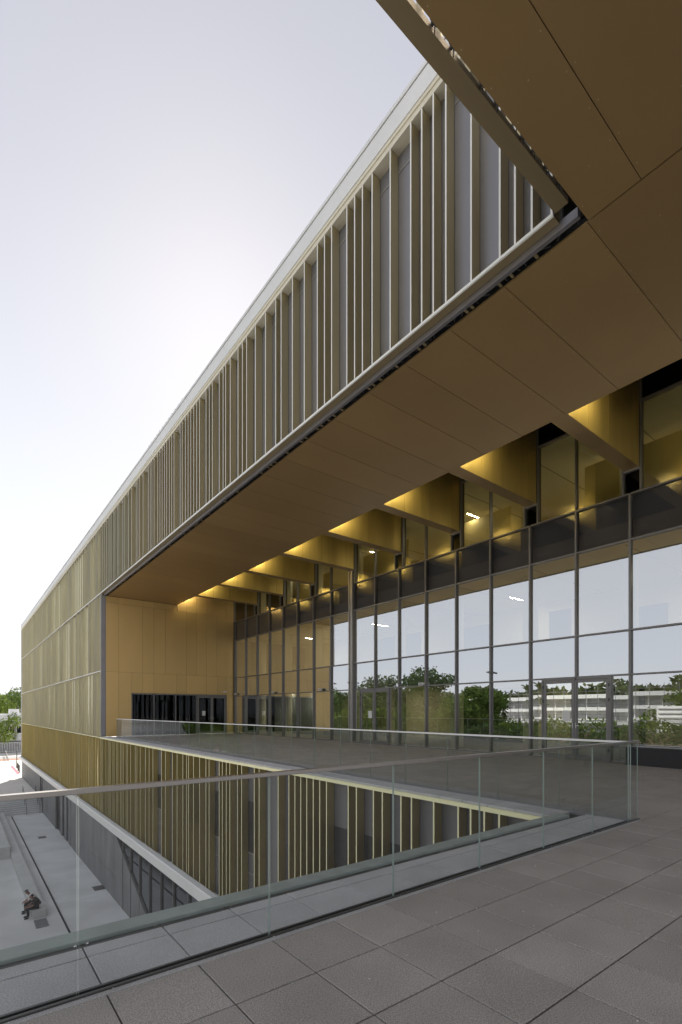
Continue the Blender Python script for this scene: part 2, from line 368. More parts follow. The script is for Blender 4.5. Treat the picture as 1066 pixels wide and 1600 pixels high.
part(g, 'bottom_beam', ['trim'])
# transoms of the left section and pale end post
g = MB()
for z in (3.97, ZF - .03, -.06):
    y0 = YE if z > 0 else YC + .06
    mi = 0 if z > 0 else 1
    if z == ZF - .03: continue
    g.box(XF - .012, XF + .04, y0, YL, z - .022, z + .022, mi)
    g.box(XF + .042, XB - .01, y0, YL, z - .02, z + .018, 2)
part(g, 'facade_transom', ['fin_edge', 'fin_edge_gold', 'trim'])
g = MB(); g.box(XF - .03, XB, YL - .06, YL + .05, -4.7, 12.75); part(g, 'corner_post', 'white')
# backing walls
g = MB(); g.box(XB, XB + .05, YC, YE + .3, ZF - .0, ZT); part(g, 'facade_backing', 'backing')
g = MB(); rl = random.Random(21); y = YE + .06
while y < YL - .1:
    w_ = rl.choice([1.35, 1.35, 2.2, .8]); y1 = min(y + w_, YL - .06); t_ = rl.uniform(-.003, .003)
    for za, zb in ((-4.72, -.085), (-.05, 3.95), (3.99, ZF), (ZF + .01, ZT)):
        t_ = rl.uniform(-.004, .004); g.quad((XL + t_, y, za), (XL - t_, y1, za), (XL - t_, y1, zb), (XL + t_, y, zb), 1 if za > -1 else 0)
    y = y1
g.box(XL + .02, XB + .05, YE + .05, YL - .06, -4.9, ZT)
part(g, 'facade_backing', ['backing_gold', 'backing_pale'], fix=False)
g = MB()
y = YC + .4
for i, f in enumerate(UPx[:-1]):
    gap = UPx[i + 1] - f
    if gap > .45: g.box(XB - .0115, XB - .004, f + .20, UPx[i + 1] - .016, ZT - .36, ZT - .33, 0)
part(g, 'blind_rail', 'frame_light')
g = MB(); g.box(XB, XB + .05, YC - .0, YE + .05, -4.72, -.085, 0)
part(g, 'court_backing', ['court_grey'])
g = MB()
for (a, b_, z1) in ((7.05, 8.25, -1.16), (8.75, 10.2, -1.17), (13.0, 13.6, -1.2), (15.6, 16.25, -1.2), (16.95, 17.8, -1.2), (21.7, 22.6, -1.25), (26.2, 27.4, -1.2)):
    g.box(XB - .010, XB - .002, a, b_, -2.75, z1, 0); g.box(XB - .011, XB - .003, a, b_, -2.78, -2.752, 1)
    g.box(XB - .011, XB - .003, a, b_, -3.4, -3.38, 1)
part(g, 'court_window', ['black_panel', 'frame_light'])

g = MB(); g.box(XF - .02, 7.29, YC + .08, YE + .12, -.11, -.046, 0); part(g, 'slab_flashing', 'fin_edge_gold')
# white ledge under the fins and walls below it
g = MB(); g.prism([(6.48, -4.98), (6.48, -4.60), (6.52, -4.56), (6.735, -4.56), (6.735, -4.74), (6.99, -4.74), (6.99, -4.98)], -20, YL + .1, axis='y'); part(g, 'white_ledge', 'white')
g = MB(); g.box(6.86, 7.2, -20, YL - .5, ZP, -4.98, 0); part(g, 'base_backing', 'black_panel')
g = MB(); g.prism([(29.0, -4.985), (20.9, ZP), (41.2, ZP), (41.2, -4.985)], 6.74, 6.85, axis='x')
part(g, 'raking_concrete_wall', 'concrete_wall')
g = MB(); g.prism([(29.02, -4.985), (20.92, ZP), (20.82, ZP), (28.92, -4.985)], 6.70, 6.856, axis='x'); part(g, 'raking_frame', 'frame')
g = MB()
for y in (27.23, 25.74, 24.24, 22.7, 21.12, 19.56, 17.92, 16.3, 14.7, 13.1, 11.5, 9.9, 8.3, 6.7, 5.1): g.box(6.72, 6.84, y - .03, y + .03, ZP, -4.99)
part(g, 'base_mullion', 'frame')
g = MB(); g.box(6.79, 6.81, -5, 28.8, ZP, -5.0); part(g, 'base_glazing', 'glass_dark')
g = MB(); g.box(6.75, 6.85, 49.8, 58.2, ZP, -4.985); g.box(6.75, 6.85, 60.4, YL - .6, ZU, -4.985)
for a in (41.3, 42.5, 44.4, 46.4): g.box(6.76, 6.85, a, a + 1.0, ZP, -4.985)
part(g, 'base_wall', 'concrete_wall')
g = MB().box(6.70, 6.85, 49.5, 49.8, ZP, -4.985).box(6.70, 6.85, 58.3, 58.6, ZP, -4.985); part(g, 'base_post', 'frame')

g = MB(); g.box(-12, 22, 3.35, 3.55, ZP, -.61); part(g, 'undercroft_wall', 'concrete_wall')
g = MB()
for k in range(7): g.box(-8 + 1.9 * k, -6.4 + 1.9 * k, 3.552, 3.57, ZP + .3, -5.2)
part(g, 'undercroft_window', 'black_panel')

# soffit panels
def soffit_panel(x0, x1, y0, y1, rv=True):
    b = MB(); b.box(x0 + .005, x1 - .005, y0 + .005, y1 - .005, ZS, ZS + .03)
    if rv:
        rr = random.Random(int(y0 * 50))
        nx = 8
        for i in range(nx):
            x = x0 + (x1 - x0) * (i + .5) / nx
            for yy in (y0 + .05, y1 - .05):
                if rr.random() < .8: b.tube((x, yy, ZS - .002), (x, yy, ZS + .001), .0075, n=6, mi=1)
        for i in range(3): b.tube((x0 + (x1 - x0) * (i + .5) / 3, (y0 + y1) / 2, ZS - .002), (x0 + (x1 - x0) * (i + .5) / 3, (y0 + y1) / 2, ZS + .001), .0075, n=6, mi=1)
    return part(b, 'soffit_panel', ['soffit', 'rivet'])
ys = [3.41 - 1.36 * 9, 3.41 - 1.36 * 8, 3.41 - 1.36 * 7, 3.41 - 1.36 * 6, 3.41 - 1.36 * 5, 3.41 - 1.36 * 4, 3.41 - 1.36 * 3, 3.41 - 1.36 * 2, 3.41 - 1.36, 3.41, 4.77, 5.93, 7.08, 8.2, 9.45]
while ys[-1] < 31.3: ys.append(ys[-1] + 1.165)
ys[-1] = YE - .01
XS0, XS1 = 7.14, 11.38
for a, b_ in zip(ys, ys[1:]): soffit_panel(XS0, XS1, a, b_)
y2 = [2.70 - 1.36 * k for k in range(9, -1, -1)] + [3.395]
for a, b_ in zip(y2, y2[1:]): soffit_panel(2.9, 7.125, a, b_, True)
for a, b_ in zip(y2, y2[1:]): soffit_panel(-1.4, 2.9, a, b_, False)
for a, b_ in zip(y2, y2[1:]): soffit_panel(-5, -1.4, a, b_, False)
g = MB(); g.box(7.16, XS1 - .02, -9, YE, ZS + .06, ZS + .12); g.box(-5, 7.16, -9, 3.37, ZS + .06, ZS + .12); part(g, 'plenum_board', 'dark')
g = MB(); g.box(-5, 7.2, 3.32, 3.38, ZS + .035, ZT); part(g, 'wing_backing', 'backing')
g = MB(); g.box(XS1 - .05, XS1 - .01, -9, YE, ZS + .035, 12.9); part(g, 'soffit_upstand', 'black_panel')

# beams, bay ceiling, cove lamps
BY = [6.10, 9.28, 12.5, 15.68, 19.0, 22.4, 25.68, 28.97, 2.95]
for yc in BY:
    j = [XS1 - .02, 12.38, 13.46, 14.93, XG - .10]
    o = MB(); o.box(XS1, XG - .11, yc - .19, yc + .19, ZS + .02, 11.3); bo = part(o, 'ceiling_beam', 'dark')
    for a, b_ in zip(j, j[1:]):
        o = MB(); o.box(a + .007, b_ - .007, yc - .21, yc - .195, ZS, 11.3); o.box(a + .007, b_ - .007, yc + .195, yc + .21, ZS, 11.3)
        o.box(a + .0 if a < 12 else a, b_, yc - .194, yc + .194, ZS, ZS + .015, 1)
        o.build('beam_panel', ['beam_gold', 'soffit'], bo)
g = MB(); g.box(11.80, XG + .1, -9, YE + .05, 11.31, 11.4); g.box(11.80, 11.84, -9, YE + .05, 11.4, 11.75); g.box(XS1 - .01, 11.84, -9, YE + .05, 11.75, 11.8); part(g, 'bay_ceiling', 'black_panel')
for yb in [q - .21 for q in BY] + [YE - .02]:
    o = MB(); o.box(XS1 + .03, XS1 + .92, yb - .70, yb - .66, 9.20, 9.46, 1); o.box(XS1 + .05, XS1 + .90, yb - .659, yb - .64, 9.22, 9.44, 1, face={'+y': 0}); part(o, 'cove_lamp', ['cove', 'channel'])

# end wall of the loggia
g = MB(); g.box(XB + .02, 22, YE + .05, YE + .3, 0, 12.9); part(g, 'end_wall', 'dark')
lowj = [7.03, 7.76, 8.51, 9.18, 9.88, 11.33, 12.0, 13.4, 14.2, 15.42]; upj = [7.03, 7.76, 9.18, 9.88, 10.6, 12.0, 12.69, 13.4, 14.13, 15.42]
def wp(x0, x1, z0, z1):
    b = MB(); b.box(x0 + .005, x1 - .005, YE - .02, YE + .02, z0 + .005, z1 - .005); part(b, 'wall_panel', 'wall_gold')
wp(7.03, 7.76, 0, 3.95); wp(7.76, 8.53, 0, 3.95); wp(14.86, 15.42, 0, 3.95)
for a, b_ in zip([8.53, 9.18, 9.88, 11.33, 12.0, 13.4, 14.2], [9.18, 9.88, 11.33, 12.0, 13.4, 14.2, 14.86]): wp(a, b_, 2.68, 3.95)
for a, b_ in zip(upj, upj[1:]): wp(a, b_, 3.95, 8.15)
for a, b_ in zip([7.03, 7.76, 9.18, 9.88, 10.6, 11.36], [7.76, 9.18, 9.88, 10.6, 11.36]): wp(a, b_, 8.15, ZS - .01)
for a, b_ in zip([11.4, 12.0, 12.69, 13.4, 14.8], [12.0, 12.69, 13.4, 14.8, 15.42]): wp(a, b_, 8.15, 11.3)
g = MB(); g.box(XF + .02, 7.02, YE - .03, YE + .055, -.0, ZF - .17); part(g, 'corner_trim', 'steel')
ew = MB()
for x in (8.53, 9.88, 11.28, 12.68): ew.box(x - .03, x + .03, YE - .045, YE + .02, 0, 2.66)
ew.box(8.5, 14.89, YE - .045, YE + .02, 2.60, 2.67); ew.box(14.83, 14.89, YE - .045, YE + .02, 0, 2.6)
ewo = part(ew, 'strip_window', 'frame')
o = MB()
for a, b_ in ((8.56, 9.85), (9.91, 11.25), (11.31, 12.65)): o.box(a, b_, YE + .0, YE + .01, .02, 2.6)
o.build('pane', 'glass_black', ewo)
def door(xa, xb, plane, axis, ztop, hx):
    """double door; axis 'y' = in a plane of constant y, 'x' = in a plane of constant x"""
    d = MB(); gl = MB(); hd = MB(); m = (xa + xb) / 2
    def bx(mb, a, b, p0, p1, z0, z1, mi=0):
        if axis == 'y': mb.box(a, b, plane + p0, plane + p1, z0, z1, mi)
        else: mb.box(plane + p0, plane + p1, a, b, z0, z1, mi)
    for a, b in ((xa, xa + .05), (xb - .05, xb)): bx(d, a, b, -.09, 0, 0, ztop)
    bx(d, xa + .05, xb - .05, -.09, 0, ztop - .05, ztop)
    for a, b in ((xa + .06, m - .005), (m + .005, xb - .06)):
        bx(d, a, a + .09, -.075, -.015, .03, ztop - .06); bx(d, b - .09, b, -.075, -.015, .03, ztop - .06)
        bx(d, a + .09, b - .09, -.075, -.015, .03, .15); bx(d, a + .09, b - .09, -.075, -.015, ztop - .15, ztop - .06)
        bx(gl, a + .09, b - .09, -.05, -.04, .15, ztop - .15)
    do = part(d, 'door', 'frame'); gl.build('door_pane', 'glass' if axis == 'x' else 'glass_black', do)
    for s in (-1, 1):
        bx(hd, m + s * .05 - .01, m + s * .05 + .01, -.10, -.075, .98, 1.16); bx(hd, m + s * .05 - (.12 if s < 0 else 0), m + s * .05 + (.12 if s > 0 else 0), -.13, -.11, 1.06, 1.08)
        bx(hd, m + s * .05 - .008, m + s * .05 + .008, -.12, -.10, 1.062, 1.078)
    hd.build('door_handle', 'stud', do)
    cl = MB()
    for z in (.3, ztop - .3, ztop - .75):
        for e in (xa + .055, xb - .055): bx(cl, e - .02, e + .02, -.105, -.09, z, z + .09)
    cl.build('hinge', 'channel', do)
    return do
door(12.72, 14.83, YE + .02, 'y', 2.60, 0)

# curtain wall
MY = [-1.80, -.21, 1.38, 2.97, 4.56] + [6.15 + 1.59 * k for k in range(9)] + [19.13 + 1.625 * k for k in range(9)]
ZL = [0, 2.60, 3.90, 6.53, 7.86]
DOORS = [(6.67, 8.89), (16.30, 18.36)]
for i, y in enumerate(MY):
    zt = 7.86
    o = MB(); wd = .028
    o.box(XG - .09, XG - .012, y - wd, y + wd, 0, zt, 0); o.box(XG - .012, XG + .1, y - .022, y + .022, 0, zt, 0)
    part(o, 'mullion', 'frame')
for z in ZL[1:]:
    o = MB()
    for a, b_ in zip(MY, MY[1:]): o.box(XG - .078, XG + .08, a + .028, b_ - .028, z - .024, z + .024)
    part(o, 'transom', 'frame')
gp = 0
rt = random.Random(11)
def pane(y0, y1, z0, z1, name='window_pane', mt='glass'):
    dx = [rt.uniform(-.005, .005) for _ in range(3)]
    b = MB(); A = (XG + dx[0], y0, z0); Bq = (XG + dx[1], y1, z0); Cq = (XG + dx[1] + dx[2], y1, z1); D = (XG + dx[0] + dx[2], y0, z1)
    b.quad(A, Bq, Cq, D); return part(b, name, mt, fix=False)
for i, (a, b_) in enumerate(zip(MY, MY[1:])):
    if b_ - a < .5:
        continue
    a2, b2 = a + .028, b_ - .028
    for k in range(4):
        z0, z1 = ZL[k] + .024, ZL[k + 1] - .024
        if k == 0:
            segs = [(a2, b2)]
            for (d0, d1) in DOORS:
                ns = []
                for s0, s1 in segs:
                    if d1 <= s0 or d0 >= s1: ns.append((s0, s1)); continue
                    if d0 > s0: ns.append((s0, d0))
                    if d1 < s1: ns.append((d1, s1))
                segs = ns
            for s0, s1 in segs:
                if s1 - s0 > .05: pane(s0, s1, .03, z1)
        else: pane(a2, b2, z0, z1, mt='glass_spandrel' if k == 3 else 'glass')
for d0, d1 in DOORS: door(d0, d1, XG - .0, 'x', 2.575, 0)
# door bays keep their mullion hidden: short header only
g = MB()
for a, b_ in zip(MY, MY[1:]):
    g.box(XG + .13, XG + .17, a + .01, b_ - .01, 2.62, 3.9); g.box(XG + .13, XG + .17, a + .01, b_ - .01, 6.55, 7.85)
part(g, 'spandrel_backing', 'spandrel_panel')
g = MB(); g.box(XG - .09, XG + .12, MY[0], YE, -.03, .03); part(g, 'sill_rail', 'frame')
g = MB(); g.box(XG - .10, XG - .005, MY[0], 6.13, 0.03, .30); part(g, 'dark_reflection_panel', 'black_panel')  # dark panel added where the panes only mirror something dark
# clerestory between the beams
lim = sorted(BY)
for i, yc in enumerate(lim):
    y0 = yc + .24; y1 = (lim[i + 1] - .24) if i + 1 < len(lim) else YE - .05
    ym = min(MY, key=lambda q: abs(q - (y0 + y1) / 2))
    o = MB()
    o.box(XG - .09, XG + .06, y0 - .025, y0 + .025, 7.885, 11.3); o.box(XG - .09, XG + .06, y1 - .025, y1 + .025, 7.885, 11.3)
    o.box(XG - .09, XG + .06, ym - .024, ym + .024, 7.885, 11.3); o.box(XG - .08, XG + .05, y0 + .025, ym - .024, 10.42, 10.47); o.box(XG - .08, XG + .05, ym + .024, y1 - .025, 10.42, 10.47)
    o.box(XG - .09, XG + .05, y0 - .455, y0 - .025, ZS - .045, ZS - .005, 1)
    fo = part(o, 'clerestory_window', ['frame', 'frame_light'])
    b = MB()
    for s0, s1 in ((y0 + .025, ym - .024), (ym + .024, y1 - .025)):
        b.quad((XG, s0, 7.885), (XG, s1, 7.885), (XG + .001, s1, 10.42), (XG + .001, s0, 10.42), 0)
        b.quad((XG, s0, 10.47), (XG, s1, 10.47), (XG, s1, 11.3), (XG, s0, 11.3), 1)
    b.quad((XG + .01, y0 - .455, 7.885), (XG + .01, y0 - .025, 7.885), (XG + .01, y0 - .025, ZS - .045), (XG + .01, y0 - .455, ZS - .045), 1)
    b.build('pane', ['glass_clear', 'glass_black'], fo, fix=False)
g = MB()
for yc in lim: g.box(XG + .12, XG + .16, yc - .23, yc + .23, 7.87, 11.3)
g.box(XG + .12, XG + .16, -9, YE, 10.5, 11.3)
part(g, 'clerestory_backing', 'black_panel')
# double expansion post
g = MB(); g.box(XG - .16, XG - .02, 18.86, 18.93, 0, 8.45); g.box(XG - .16, XG - .02, 19.08, 19.15, 0, 8.45); g.box(XG - .12, XG - .03, 18.931, 19.079, 0, 8.4)
part(g, 'double_post', 'frame_light')
# interiors
XI = 21.5
g = MB(); g.box(XG + .2, XI, -9, YE, -.05, .0, 0); g.box(XG + .2, XI, -9, YE, 3.72, 3.90, 0); g.box(XG + .2, XI, -9, YE, 7.62, 7.80, 0); part(g, 'interior_floor', 'floor_in')
g = MB(); g.box(XG + .2, XI, -9, YE, 2.9, 2.95); g.box(XG + .2, XI, -9, YE, 6.56, 6.60); g.box(XG + .17, XI, -9, YE, 10.46, 10.50)
for y in [q for q in MY if q > 2][::2]: g.box(XG + .4, XI, y + .3, y + .31, 6.548, 6.559, 1); g.box(XG + .4, XI, y + .3, y + .31, 10.448, 10.459, 1)
part(g, 'interior_ceiling', ['ceiling', 'dark'])
g = MB(); g.box(XI, XI + .2, -9, YE, 0, 10.5); g.box(XG + .2, XI, -9.2, -9, 0, 10.5)
part(g, 'interior_wall', 'cream_wall')
g = MB(); g.box(XI - .03, XI - .005, -8.9, YE, 7.81, 10.45); g.box(17.6, 17.62, 5, 8.5, 7.81, 10.2); g.box(18.4, 18.42, 12, 14.6, 7.81, 10.2); g.box(17.9, 17.92, 17.5, 21.0, 7.81, 10.2); g.box(18.2, 18.22, 24.5, 28, 7.81, 10.2); part(g, 'upper_room_wall', 'amber_wall')
g = MB()
for y0, y1, z0, z1, x in ((4, 5, 3.9, 6.1, XI - .04), (7.2, 8.6, 3.9, 5.7, XI - .04), (11, 12, 3.9, 6.1, XI - .04), (15, 17, 3.9, 6.0, XI - .04), (5, 6.3, 7.8, 9.3, XI - .04), (9.9, 10.5, 7.8, 9.9, XI - .04), (12.6, 13.4, 7.8, 9.9, XI - .04), (16.5, 18, 7.8, 9.6, XI - .04),
                          (13, 17, 0, 2.7, XI - .04), (3, 6, 0, 2.4, XI - .04), (8, 11, 0, 2.6, XI - .04), (20, 24, 3.9, 6.2, XI - .04)):
    g.box(x, x + .03, y0, y1, z0, z1)
part(g, 'interior_opening', 'bed')
for k, y in enumerate((34.4 - 3.45 * q for q in range(1, 10))):
    o = MB(); n = 20
    o.tube((17.0, y, 0), (17.0, y, 2.9), .27, n=n); o.tube((17.0, y, 3.9), (17.0, y, 6.56), .27, n=n); o.tube((17.0, y, 7.8), (17.0, y, 10.46), .27, n=n)
    part(o, 'column', 'column', smooth=False)
o = MB(); ny = 140
for k in range(ny):
    ya, yb = 23.5 + 8.0 * k / ny, 23.5 + 8.0 * (k + 1) / ny
    xa, xb = 18.3 + .07 * math.sin(k * 1.1), 18.3 + .07 * math.sin((k + 1) * 1.1)
    o.quad((xa, ya, .05), (xb, yb, .05), (xb, yb, 2.85), (xa, ya, 2.85))
part(o, 'curtain', 'curtain', smooth=True)
for (y, z, x) in ((5.2, 6.50, 19), (12.4, 6.5, 19), (21, 6.5, 18.6), (27.8, 6.5, 18.5),
                  (7.6, 10.38, 18.5), (13.9, 10.38, 18), (20.5, 10.38, 18), (27, 10.38, 18), (11, 2.84, 19), (20, 2.84, 19), (26, 2.84, 17.4), (29, 2.84, 17.4)):
    o = MB(); o.box(x, x + 1.2, y, y + .05, z, z + .04, 1, face={'-z': 0}); part(o, 'ceiling_lamp', ['lamp', 'white_plastic'])

# ---------------------------------------------------------------- glass balustrades
def balustrade(root, runs, rail_mat='rail'):
    for (p, q, joints) in runs:
        pass
NB = thing('glass_balustrade', (3.5, 2.93, 0), 'near glass balustrade with flat metal handrail running across the foreground to the corner post', 'balustrade')
jx = [-6.42 + 1.153 * k for k in range(6)] + [.50, 1.66, 2.82, 3.97, 5.12, 6.26, 7.31]
for a, b_ in zip(jx, jx[1:]):
    o = MB(); o.box(a + .005, b_ - .005, 2.924, 2.936, -.02, 1.07, 0, face={'-x': 1, '+x': 1, '+z': 1}); o.build('glass_panel', ['glass_bal', 'glass_edge'], NB)
o = MB(); o.box(-6.5, 7.37, 2.905, 2.955, 1.072, 1.10); o.build('handrail', 'rail', NB, bevel=.003)
o = MB(); o.box(-6.5, 7.60, 2.897, 2.918, -.04, .004); o.box(-6.5, 7.28, 2.943, 2.962, -.04, .004); o.build('base_channel', 'channel', NB)
FB = thing('glass_balustrade', (7.35, 17, 0), 'far glass balustrade with thin handrail, sky light painted on in white, running along the void beside the terrace', 'balustrade')
jy = [2.95, 3.95] + [5.04 + 1.11 * k for k in range(24)]; jy = [j for j in jy if j < 31]; jy.append(31.0)
for a, b_ in zip(jy, jy[1:]):
    o = MB(); o.box(7.344, 7.356, a + .005, b_ - .005, -.02, 1.07, 0, face={'-y': 1, '+y': 1, '+z': 1}); o.build('glass_panel', ['glass_bal', 'glass_edge'], FB)
o = MB(); o.box(7.372, 7.60, 2.924, 2.936, -.02, 1.07, 0, face={'-x': 1, '+x': 1, '+z': 1}); o.build('glass_panel', ['glass_bal', 'glass_edge'], NB)
o = MB(); o.box(7.3715, 7.63, 2.907, 2.953, 1.074, 1.102); o.build('handrail', 'rail', NB)
o = MB(); o.box(7.325, 7.371, 2.958, 31.02, 1.072, 1.10); o.build('handrail', 'rail_skylit', FB, bevel=.003)
o = MB(); o.box(7.305, 7.338, 2.965, 31.02, -.04, .004); o.box(7.362, 7.395, 2.965, 31.02, -.04, .004); o.build('base_channel', 'steel', FB)

# ---------------------------------------------------------------- small fittings on the walls
def fitting(name, loc, label, cat, group, kind):
    t = thing(name, loc, label, cat, group); x, y, z = loc
    if kind == 'cam':
        o = MB(); o.tube((x, y, z), (x - .12, y, z), .011); o.build('bracket', 'frame', t)
        o = MB(); o.tube((x - .10, y + .05, z - .02), (x - .16, y - .08, z - .045), .03, n=12); o.tube((x - .163, y - .087, z - .0465), (x - .161, y - .082, z - .0455), .022, n=12, mi=1); o.build('housing', ['white_plastic', 'channel'], t)
    else:
        o = MB(); o.box(x - .10, x, y - .14, y + .14, z - .06, z + .06); o.build('housing', 'white_plastic', t, bevel=.012)
        o = MB(); o.box(x - .108, x - .101, y - .10, y + .10, z - .04, z + .03); o.build('lens', 'frame_light', t)
cams = [(XG - .17, 19.0, 2.98, 'white security camera on the double post of the glass wall'), (XG - .09, 10.92, 2.98, 'small dark-lensed security camera on the mullion left of the main doors'),
        (XG - .09, 20.76, 3.02, 'small security camera on the mullion where the gold reflection ends')]
for x, y, z, l in cams: fitting('security_camera', (x, y, z), l, 'security camera', 'security cameras on the glass wall', 'cam')
fl = [(XG - .09, 14.25, 2.67, 'white emergency light box at the mullion right of the second doors'), (XG - .09, 21.6, 2.70, 'white emergency light box on the transom just left of the double post'),
      (XG - .09, 26.7, 2.68, 'white emergency light box over the curtained windows'), (XG - .09, 31.9, 2.75, 'tiny emergency light in the corner where glass meets gold wall')]
for x, y, z, l in fl: fitting('emergency_light', (x, y, z), l, 'light', 'emergency lights over the ground floor glazing', 'box')
t = thing('emergency_light', (14.72, YE - .02, 2.9), 'white emergency light over the door in the gold end wall', 'light', 'emergency lights over the ground floor glazing')
o = MB(); o.box(14.6, 14.85, YE - .10, YE - .021, 2.86, 2.95); o.build('housing', 'white_plastic', t)
for (x, y, z, ax, l) in ((XG - .058, 8.05, 1.35, 'x', 'white paper notice taped inside left leaf of the nearest glass doors'), (XG - .058, 17.62, 1.35, 'x', 'white paper notice on the glass doors beside the double post'), (13.2, YE - .036, 1.4, 'y', 'white paper notice on the door in the gold end wall')):
    o = MB()
    if ax == 'x': o.box(x - .002, x, y - .13, y + .13, z - .15, z + .2)
    else: o.box(x - .12, x + .12, y - .002, y, z - .16, z + .16)
    tag(o.build('paper_notice', 'paper', origin=(x, y, z)), l, 'notice', 'paper notices on the doors')
t = thing('dark_reflection_box', (15.2, 4.9, 0), 'dark reflection stand-in, a low trough against the glass wall at the right edge', 'reflection stand-in')  # made-up box standing in for a dark reflection in the pane
o = MB(); o.box(14.98, 15.36, -2.0, 6.08, .005, .50); o.box(15.02, 15.32, -1.96, 6.04, .501, .51, 1); o.build('casing', ['black_panel', 'bed'], t)
o = MB(); o.box(14.965, 15.375, -2.02, 6.10, .512, .53); o.build('rim', 'frame', t)

# ---------------------------------------------------------------- plaza furniture
def bench(x0, x1, y0, y1, z, h, label):
    o = MB(); o.box(x0, x1, y0, y1, z, z + h)
    return tag(o.build('concrete_bench', 'concrete_pale', bevel=.02, origin=((x0 + x1) / 2, (y0 + y1) / 2, z)), label, 'bench', 'concrete benches in the sunken plaza')
bench(2.88, 3.46, 28.62, 58.3, ZP + .001, .42, 'long low concrete bench the two people sit on')
bench(1.4, 2.868, 41.6, 58.3, ZP + .001, .80, 'taller broad concrete block bench behind the seated people')
o = MB(); o.box(2.90, 3.44, 27.3, 28.45, ZP + .002, ZP + .012); struct(o.build('plaza_grate', 'grate'))
for (x, y, l) in ((5.39, 47.0, 'far flat metal drain cover in the sunken plaza floor'), (6.45, 31.5, 'near flat metal drain cover beside the concrete wall')):
    o = MB(); o.box(x - .28, x + .28, y - .5, y + .3, ZP + .001, ZP + .012, 0)
    for k in range(7): o.box(x - .24 + k * .07, x - .22 + k * .07, y - .45, y + .25, ZP + .012, ZP + .016, 1)
    tag(o.build('drain_cover', ['channel', 'frame'], origin=(x, y, ZP)), l, 'drain cover', 'drain covers in the plaza')
def stair_rail(x, label):
    t = thing('stair_handrail', (x, 58.4, ZP), label, 'handrail', 'handrails on the plaza steps')
    o = MB(); o.tube((x, 58.1, ZP + .95), (x, 61.9, ZU + .95), .024); o.tube((x, 61.9, ZU + .95), (x, 62.4, ZU + .95), .024); o.build('rail', 'channel', t)
    for y, z in ((58.2, ZP), (60.0, ZP + .7), (61.9, ZU)):
        o = MB(); o.tube((x, y, z), (x, y, z + 1.0 - (.06 if y == 60 else .04)), .02); o.build('post', 'channel', t)
stair_rail(5.35, 'dark stair handrail in the middle of the plaza steps'); stair_rail(6.5, 'dark stair handrail against the building wall')
stair_rail(1.2, 'dark stair handrail at the left of the plaza steps')
for i, (x, y, hgt, l) in enumerate(((7.47, 96, 3.4, 'tall slim dark lamp post beyond the building corner'), (7.2, 92.5, 1.1, 'dark bollard nearest the lamp post'), (7.05, 88.5, 1.1, 'middle dark bollard in the row by the building corner'), (6.95, 85.5, 1.1, 'nearest dark bollard by the building corner'))):
    if i == 0:
        t = thing('lamp_post', (x, y, ZU), l, 'lamp post')
        o = MB(); o.tube((x, y, ZU), (x, y, ZU + hgt), .07, .05, 10); o.build('pole', 'channel', t)
        o = MB(); o.box(x - .3, x + .3, y - .12, y + .12, ZU + hgt, ZU + hgt + .12); o.build('lamp_head', 'channel', t)
    else:
        o = MB(); o.tube((x, y, ZU), (x, y, ZU + hgt), .09, .09, 12); o.tube((x, y, ZU + hgt), (x, y, ZU + hgt + .05), .09, .04, 12)
        tag(o.build('bollard', 'channel', origin=(x, y, ZU)), l, 'bollard', 'bollards near the building corner')
t = thing('ramp_rail', (7.3, 116, ZU), 'thin grey metal guard rail beside the sunlit upper paving', 'guard rail')
o = MB()
o.tube((7.76, 128, ZU + 1), (6.6, 100, ZU + 1), .04); o.tube((7.76, 128, ZU + .55), (6.6, 100, ZU + .55), .03); o.build('rail', 'frame', t)
for k in range(7):
    f = k / 6; x = 7.76 - 1.16 * f; y = 128 - 28 * f; o = MB(); o.tube((x, y, ZU), (x, y, ZU + 1), .03); o.build('post', 'frame', t)
o = MB(); o.prism([(7.02, 97.7), (6.62, 97.7), (6.55, 83.9), (6.9, 83.9)], ZU + .004, ZU + .012, axis='z'); struct(o.build('red_ground_line', 'red'))
o = MB(); o.prism([(5.6, 90.5), (5.6, 90.0), (6.6, 92.5), (6.6, 93.2)], ZU + .004, ZU + .012, axis='z'); struct(o.build('red_ground_mark', 'red'))

# ---------------------------------------------------------------- people (seated on the long bench, facing -x)
def skin_mesh(name, nodes, edges, matn, parent, sub=2):
    me = bpy.data.meshes.new(name); me.from_pydata([n_[0] for n_ in nodes], edges, [])
    o = bpy.data.objects.new(name, me); C.objects.link(o)
    md = o.modifiers.new('skin', 'SKIN'); md.use_smooth_shade = True
    for v, n_ in zip(me.skin_vertices[0].data, nodes):
        v.radius = (n_[1], n_[1] if len(n_) < 3 else n_[2]); v.use_root = False
    me.skin_vertices[0].data[0].use_root = True
    s = o.modifiers.new('sub', 'SUBSURF'); s.levels = sub; s.render_levels = sub
    dg = bpy.context.evaluated_depsgraph_get(); ev = o.evaluated_get(dg); nm = bpy.data.meshes.new_from_object(ev)
    bpy.data.objects.remove(o); nm.materials.clear(); nm.materials.append(M[matn])
    nm.polygons.foreach_set('use_smooth', [True] * len(nm.polygons))
    r = bpy.data.objects.new(name, nm); C.objects.link(r); r.parent = parent
    return r
